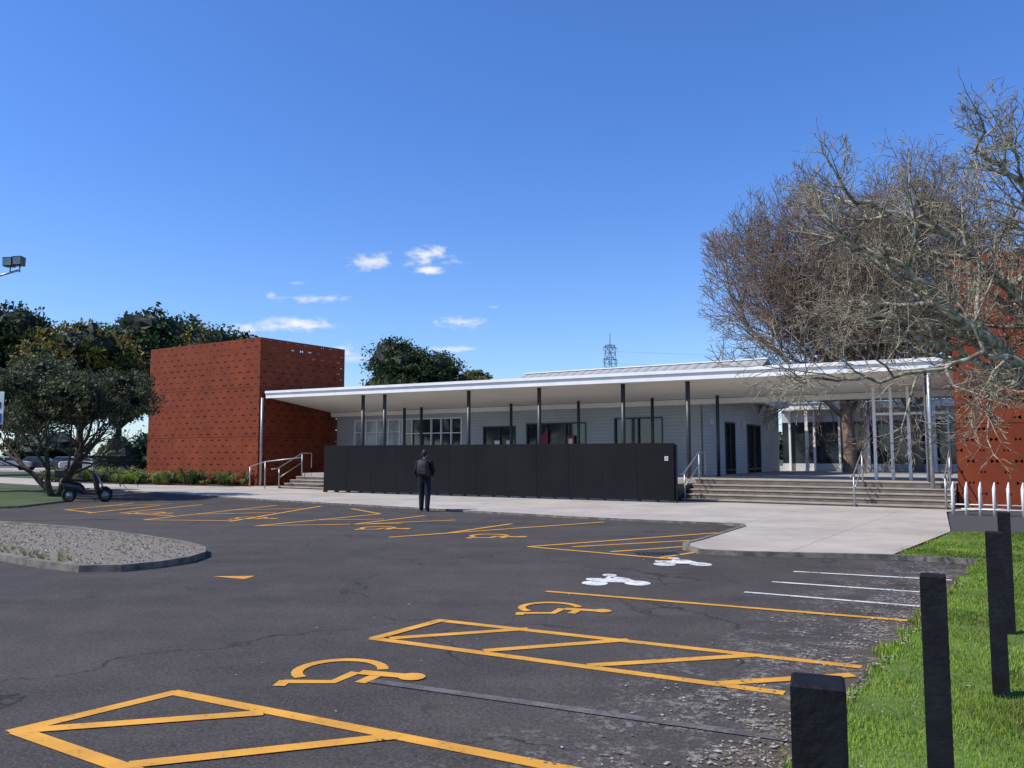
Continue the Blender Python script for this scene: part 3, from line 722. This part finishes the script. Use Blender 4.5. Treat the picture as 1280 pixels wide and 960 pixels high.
for z in (10.2,11.2,12.0): m.tube([(-.5,0,z),(.5,0,z)],.025,'galv',4)
m.obj('antenna_mast',None,place(17.0,66.,-1.0))
m=MB()
m.tube([(0,0,0),(0,0,6),(0,0,10.2)],[.16,.12,.08],'galv',10); m.tube([(-.2,0,9.9),(1.2,0,10.3)],.05,'galv',6)
for x,z in ((.8,10.65),(1.25,10.7)):
    m.hexa([(x-.22,-.25,z-.2),(x+.2,-.25,z-.18),(x+.2,.1,z-.2),(x-.22,.1,z-.2),(x-.18,-.35,z+.2),(x+.24,-.35,z+.22),(x+.24,.05,z+.2),(x-.18,.05,z+.2)],'steel')
    m.add([(x-.19,-.262,z-.16),(x+.18,-.262,z-.14),(x+.21,-.345,z+.19),(x-.16,-.345,z+.17)],[(0,1,2,3)],'glassl')
    m.tube([(x,0,10.2),(x,0,z-.2)],.03,'galv',5)
m.obj('floodlight_pole',None,place(-24.5,38.5))
m=MB(); m.tube([(0,0,0),(0,0,3.2)],.035,'galv',8); m.box(-.3,.3,-.06,-.04,2.35,3.15,'wpaint',.005)
mb_=simple('sign_blue',(.03,.08,.3),.5); m.box(-.27,.27,-.068,-.063,2.38,2.62,mb_); m.box(-.24,.24,-.068,-.063,2.75,2.9,'black'); m.obj('parking_sign',None,place(-12.75,20.3))

# ---------------------------------------------------------------- cars
def car(x,y,rot,c,seed):
    cm=simple('car_paint',c,.25,tuple(q*.9 for q in c)); e=empty('parked_car',place(x,y,0,rot))
    m=MB(); W=.88
    prof=[(-2.15,.35),(-2.2,.75),(-2.05,.95),(-1.2,1.02),(1.55,1.02-.03),(2.1,.85),(2.18,.4),(1.9,.25),(-1.9,.25)]
    n=len(prof); rings=[]
    for yy,s in ((-W,.94),(-W+.08,1),(W-.08,1),(W,.94)):
        rings.append([(px*s,yy,.6+(pz-.6)*s) for px,pz in prof])
    vs=[v for r_ in rings for v in r_]; fs=[tuple(range(n)),tuple(3*n+i for i in range(n))[::-1]]
    for i in range(3):
        for j in range(n): fs.append((i*n+j,(i+1)*n+j,(i+1)*n+(j+1)%n,i*n+(j+1)%n))
    m.add(vs,fs,cm,False)
    def cab(z0,z1,x0,x1,x2,x3,w0,w1,k): m.hexa([(x0,-w0,z0),(x1,-w0,z0),(x1,w0,z0),(x0,w0,z0),(x2,-w1,z1),(x3,-w1,z1),(x3,w1,z1),(x2,w1,z1)],k)
    cab(1.0,1.38,-1.85,1.05,-1.45,.35,.80,.66,'glass'); cab(1.381,1.45,-1.45,.35,-1.3,.2,.66,.58,cm)
    for s in (-1,1): m.hexa([(-.35,s*.79,1.0),(-.27,s*.79,1.0),(-.27,s*.82,1.0),(-.35,s*.82,1.0),(-.35,s*.655,1.38),(-.27,s*.655,1.38),(-.27,s*.68,1.38),(-.35,s*.68,1.38)],cm)
    for s in (-1,1):
        m.box(2.05,2.16,s*.6-.15,s*.6+.15,.62,.76,'wpaint'); m.box(-2.2,-2.1,s*.6-.15,s*.6+.15,.7,.85,'red')
    m.obj('body',e); q=MB()
    for xx in (-1.35,1.35):
        for s in (-1,1):
            q.torus((xx,s*.8,.32),(0,1,0),.22,.1,'rubber',18,6); q.tube([(xx,s*.74,.32),(xx,s*.86,.32)],.17,'galv',12)
    q.obj('wheels',e)
for i,(px_,y,c) in enumerate(((-.605,88,(.5,.5,.5)),(-.565,90,(.05,.05,.06)),(-.53,92,(.06,.09,.16)),(-.515,86,(.6,.6,.58)),(-.478,86,(.6,.6,.6)),(-.505,94,(.5,.52,.55)),(-.455,90,(.3,.03,.03)),(-.64,88,(.25,.25,.26)))):
    car(px_*y,y,R.choice([.1,3.2,.3]),c,i)

# ---------------------------------------------------------------- scooter (side-on)
e=empty('motor_scooter',place(-14.6,28.6,.0,math.radians(8)))
m=MB()
for x in (-.55,.62):
    m.torus((x,0,.24),(0,1,0),.19,.055,'rubber',20,8); m.tube([(x,-.03,.24),(x,.03,.24)],.12,'galv',12)
m.obj('wheels',e); m=MB()
def loft(m,secs,k,n=10):
    vs=[];fs=[]
    for (x,y,z,ry,rz) in secs:
        for j in range(n):
            a_=2*math.pi*j/n; vs.append((x,y+ry*math.cos(a_),z+rz*math.sin(a_)))
    for i in range(len(secs)-1):
        for j in range(n): fs.append((i*n+j,i*n+(j+1)%n,(i+1)*n+(j+1)%n,(i+1)*n+j))
    fs+=[tuple(range(n))[::-1],tuple((len(secs)-1)*n+j for j in range(n))]
    m.add(vs,fs,k,True)
loft(m,[(-.88,0,.66,.05,.04),(-.78,0,.62,.13,.1),(-.5,0,.55,.17,.17),(-.2,0,.48,.16,.17),(-.08,0,.4,.13,.14),(.0,0,.32,.15,.06),(.3,0,.3,.15,.05),(.4,0,.33,.13,.07)],'black')
loft(m,[(-.72,0,.78,.1,.03),(-.6,0,.80,.14,.05),(-.25,0,.77,.14,.06),(.0,0,.72,.1,.03)],'rubber')
m.hexa([(.36,-.2,.3),(.42,-.2,.3),(.42,.2,.3),(.36,.2,.3),(.2,-.15,.98),(.27,-.15,1.0),(.27,.15,1.0),(.2,.15,.98)],'black')
m.tube([(.62,0,.24),(.5,0,.6),(.26,0,1.02)],[.035,.035,.03],'galv',8); m.tube([(.18,-.34,1.06),(.26,0,1.02),(.18,.34,1.06)],.018,'black',6)
m.hexa([(.3,-.14,1.0),(.32,-.14,1.0),(.32,.14,1.0),(.3,.14,1.0),(.2,-.16,1.3),(.22,-.16,1.3),(.22,.16,1.3),(.2,.16,1.3)],'glass')
loft(m,[(.4,0,.42,.02,.01),(.5,0,.5,.08,.04),(.66,0,.5,.08,.04),(.85,0,.38,.04,.02)],'black')
m.box(-.98,-.68,-.17,.17,.84,1.12,'black',.04)
for s in (-1,1): m.tube([(.22,s*.25,1.06),(.24,s*.3,1.22)],.008,'galv',4); m.ell((.24,s*.31,1.25),(.02,.06,.04),'black',8,6)
m.obj('body',e)

# ---------------------------------------------------------------- bike rack and bicycle
e=empty('bike_rack',place(0,0)); m=MB()
for i in range(6):
    x=11.75+i*.27; y=22.25-i*.17
    m.tube([(x,y,0),(x,y,.72),(x+.02,y,.90)],[.045,.045,.012],'wpaint',8); m.tube([(x+.1,y-.45,0),(x+.1,y-.45,.6),(x+.12,y-.45,.76)],[.035,.035,.01],'wpaint',8)
m.tube([(11.7,22.3,.3),(13.15,21.4,.3)],.02,'wpaint',6); m.tube([(11.75,21.85,.2),(13.25,20.9,.2)],.02,'wpaint',6)
m.obj('white_stakes',e)
e=empty('bicycle',place(13.2,20.9,.03,math.radians(70)))
m=MB()
for x in (-.52,.52):
    m.torus((x,0,.34),(0,1,0),.32,.018,'rubber',28,6)
    for j in range(8):
        a_=j*math.pi/8; m.tube([(x-.31*math.cos(a_),0,.34-.31*math.sin(a_)),(x+.31*math.cos(a_),0,.34+.31*math.sin(a_))],.003,'galv',3)
A,B,C,Dd=(-.52,0,.34),(-.08,0,.3),(-.2,0,.8),(.38,0,.78)
for p_,q_ in ((A,B),(A,C),(B,C),(B,Dd),(C,Dd),((.52,0,.34),(.36,0,.9)),(C,(-.23,0,.9))): m.tube([p_,q_],.016,'red' if p_ is B else 'black',6)
m.tube([(.36,-.28,.95),(.36,0,.92),(.36,.28,.95)],.012,'black',6); m.box(-.35,-.1,-.07,.07,.9,.95,'black',.02)
m.tube([(-.08,-.05,.3),(-.08,.05,.3)],.09,'galv',12); m.obj('frame_and_wheels',e)

# ---------------------------------------------------------------- person (walking away, backpack)
def skinmesh(verts,edges,radii,levels=2):
    me=bpy.data.meshes.new('sk'); me.from_pydata(verts,edges,[]); o=bpy.data.objects.new('sk',me); sc.collection.objects.link(o)
    o.modifiers.new('s','SKIN'); 
    for i,r in enumerate(radii):
        me.skin_vertices[0].data[i].radius=r if isinstance(r,tuple) else (r,r)
    me.skin_vertices[0].data[0].use_root=True
    s=o.modifiers.new('ss','SUBSURF'); s.levels=levels; s.render_levels=levels
    dg=bpy.context.evaluated_depsgraph_get(); dg.update()
    ev=o.evaluated_get(dg); em=ev.to_mesh()
    V=[tuple(v.co) for v in em.vertices]; Fc=[tuple(p_.vertices) for p_ in em.polygons]; ev.to_mesh_clear()
    bpy.data.objects.remove(o); return V,Fc
e=empty('person',place(-2.49,23.7,.0,math.radians(-6)))
V=[(0,0,.96),(0,0,1.12),(0,-.01,1.28),(0,-.01,1.40),(0,.0,1.48),(0,.015,1.54),
   (-.09,0,.88),(-.09,.06,.50),(-.10,.08,.10),(-.11,.20,.045),
   (.09,0,.88),(.10,-.01,.50),(.10,-.08,.10),(.115,.04,.045),
   (-.18,-.01,1.39),(-.255,-.03,1.14),(-.21,.14,.98),
   (.18,-.01,1.39),(.255,-.02,1.14),(.20,.16,1.0)]
E=[(0,1),(1,2),(2,3),(3,4),(4,5),(0,6),(6,7),(7,8),(8,9),(0,10),(10,11),(11,12),(12,13),(3,14),(14,15),(15,16),(3,17),(17,18),(18,19)]
Rr=[(.17,.14),(.175,.13),(.19,.13),(.15,.10),(.065,.065),(.055,.055),(.115,.12),(.09,.09),(.07,.07),(.055,.04),(.115,.12),(.09,.09),(.07,.07),(.055,.04),(.09,.09),(.07,.07),(.048,.048),(.09,.09),(.07,.07),(.048,.048)]
V2,F2=skinmesh(V,E,Rr); m=MB(); ks=[m.mi(q) for q in ('jeans','jacket','skin','shoe')]
m.v=V2
for f in F2:
    z=sum(V2[i][2] for i in f)/len(f); x=sum(V2[i][0] for i in f)/len(f)
    k_=3 if z<.085 else 0 if (z<.90 and abs(x)<.21) else 2 if z>1.51 else 1
    m.f.append(list(f)); m.m.append(ks[k_]); m.sm.append(True)
m.obj('body',e)
m=MB(); m.ell((0,.03,1.635),(.075,.095,.115),'skin',16,12); m.ell((0,.01,1.66),(.085,.10,.105),'hair',16,12,.08)
m.ell((0,.125,1.625),(.012,.02,.02),'skin',8,6)
for s in (-1,1): m.ell((s*.082,.015,1.63),(.012,.02,.03),'skin',8,6); m.ell((s*.03,.113,1.65),(.012,.008,.007),'hair',6,5)
m.box(-.025,.025,.117,.121,1.575,1.582,'red'); m.obj('head',e)
for s in (-1,1):
    w0=Vector((s*.20,.16,.985)); vs=[tuple(w0)];ed=[];rd=[.026]
    vs.append(tuple(w0+Vector((-s*.01,.05,-.05)))); ed.append((0,1)); rd.append((.034,.02))
    V3,F3=skinmesh(vs,ed,rd,1); hm=MB(); hm.add(V3,F3,'skin',True)
    for j,(off,l) in enumerate(((-.027,.06),(-.009,.07),(.009,.066),(.027,.052))):
        b0=w0+Vector((-s*.01,.06+off,-.065)); q1=b0+Vector((-s*.008,.01,-l*.5)); q2=q1+Vector((-s*.02,.0,-l*.35))
        hm.tube([b0,q1,q2],[.009,.0085,.006],'skin',6)
    b0=w0+Vector((-s*.015,.075,-.03)); hm.tube([b0,b0+Vector((-s*.01,.025,-.02)),b0+Vector((-s*.015,.03,-.045))],[.011,.01,.007],'skin',6)
    hm.obj('hand',e)
m=MB()
secs=[(1.00,.13,.05),(1.03,.165,.10),(1.18,.17,.13),(1.32,.16,.12),(1.44,.13,.08),(1.47,.07,.03)]
vs=[];n=14
for z,rx,ry in secs:
    for j in range(n):
        a_=2*math.pi*j/n; cx=math.copysign(abs(math.cos(a_))**.6,math.cos(a_)); cy=math.copysign(abs(math.sin(a_))**.6,math.sin(a_)); vs.append((cx*rx,-.22+cy*ry,z))
fs=[(i*n+j,i*n+(j+1)%n,(i+1)*n+(j+1)%n,(i+1)*n+j) for i in range(len(secs)-1) for j in range(n)]+[tuple(range(n))[::-1],tuple((len(secs)-1)*n+j for j in range(n))]
m.add(vs,fs,'bag',True)
m.box(-.11,.11,-.375,-.335,1.06,1.22,'bag',.012)
for s in (-1,1): m.tube([(s*.10,-.12,1.44),(s*.11,.02,1.49),(s*.12,.13,1.36),(s*.13,.12,1.2),(s*.14,-.1,1.06)],.018,'bag',6)
m.obj('backpack',e)

# ---------------------------------------------------------------- world, sun, camera
EL=math.radians(48); AZ=math.radians(258)
wd=bpy.data.worlds.new('World'); sc.world=wd; wd.use_nodes=True; t=wd.node_tree
bg=t.nodes['Background']; sky=t.nodes.new('ShaderNodeTexSky'); sky.sky_type='NISHITA'; sky.sun_disc=False
sky.sun_elevation=EL; sky.sun_rotation=AZ; sky.air_density=1.0; sky.dust_density=.25; sky.ozone_density=3.0
tc=t.nodes.new('ShaderNodeTexCoord').outputs['Generated']; sp=t.nodes.new('ShaderNodeSeparateXYZ'); t.links.new(tc,sp.inputs[0])
tcol=mix_n(t,ramp(t,sp.outputs[2],-.02,.40),(.98,1.16,1.48),(.66,1.02,1.62))
tint=mix_n(t,1.0,sky.outputs[0],tcol,'MULTIPLY')
yy=math_n(t,'MAXIMUM',sp.outputs[1],.05); ax=math_n(t,'DIVIDE',sp.outputs[0],yy); ez=math_n(t,'DIVIDE',sp.outputs[2],yy)
mp=t.nodes.new('ShaderNodeMapping'); mp.inputs['Scale'].default_value=(1,1,2.2); t.links.new(tc,mp.inputs[0])
nn=noise_n(t,mp.outputs[0],28,6,.62); nf=math_n(t,'MULTIPLY',math_n(t,'SUBTRACT',nn,.5),3.4)
tot=None
for a_,e_,ra,re,st in ((-.172,.237,.030,.012,.9),(-.109,.242,.038,.017,1),(-.10,.226,.026,.009,.95),(-.24,.191,.042,.008,.85),(-.278,.157,.070,.011,1),(-.213,.124,.030,.011,1),(-.063,.162,.036,.009,1),(-.063,.129,.036,.004,.6),(-.266,.21,.012,.003,.4),(-.295,.195,.007,.005,.4),(-.021,.18,.010,.002,.4),(-.2,.118,.05,.006,.5)):
    dx=math_n(t,'DIVIDE',math_n(t,'SUBTRACT',ax,a_),ra); dz=math_n(t,'DIVIDE',math_n(t,'SUBTRACT',ez,e_),re)
    d=math_n(t,'SQRT',math_n(t,'ADD',math_n(t,'MULTIPLY',dx,dx),math_n(t,'MULTIPLY',dz,dz)))
    v=math_n(t,'ADD',math_n(t,'SUBTRACT',.95,d),nf); v=math_n(t,'MULTIPLY',ramp(t,v,0,1.2),st)
    tot=v if tot is None else math_n(t,'MAXIMUM',tot,v)
front=math_n(t,'GREATER_THAN',sp.outputs[1],.1); tot=math_n(t,'MULTIPLY',tot,front)
t.links.new(mix_n(t,tot,tint,(7.9,7.9,8.0)),bg.inputs['Color']); bg.inputs['Strength'].default_value=.12
sd=bpy.data.lights.new('sun','SUN'); sd.energy=5.0; sd.angle=math.radians(.53); sd.color=(1,.93,.82)
so=bpy.data.objects.new('sun',sd); sc.collection.objects.link(so)
dirv=Vector((math.sin(AZ)*math.cos(EL),math.cos(AZ)*math.cos(EL),math.sin(EL)))
so.rotation_euler=dirv.to_track_quat('Z','Y').to_euler(); so.location=dirv*50
cd=bpy.data.cameras.new('camera'); co=bpy.data.objects.new('camera',cd); sc.collection.objects.link(co)
cd.sensor_width=36; cd.lens=36*1035/1280; cd.clip_start=.05; cd.clip_end=6000
co.location=(0,0,1.6); co.rotation_euler=(math.radians(90)+math.atan(89/1035),0,0); sc.camera=co
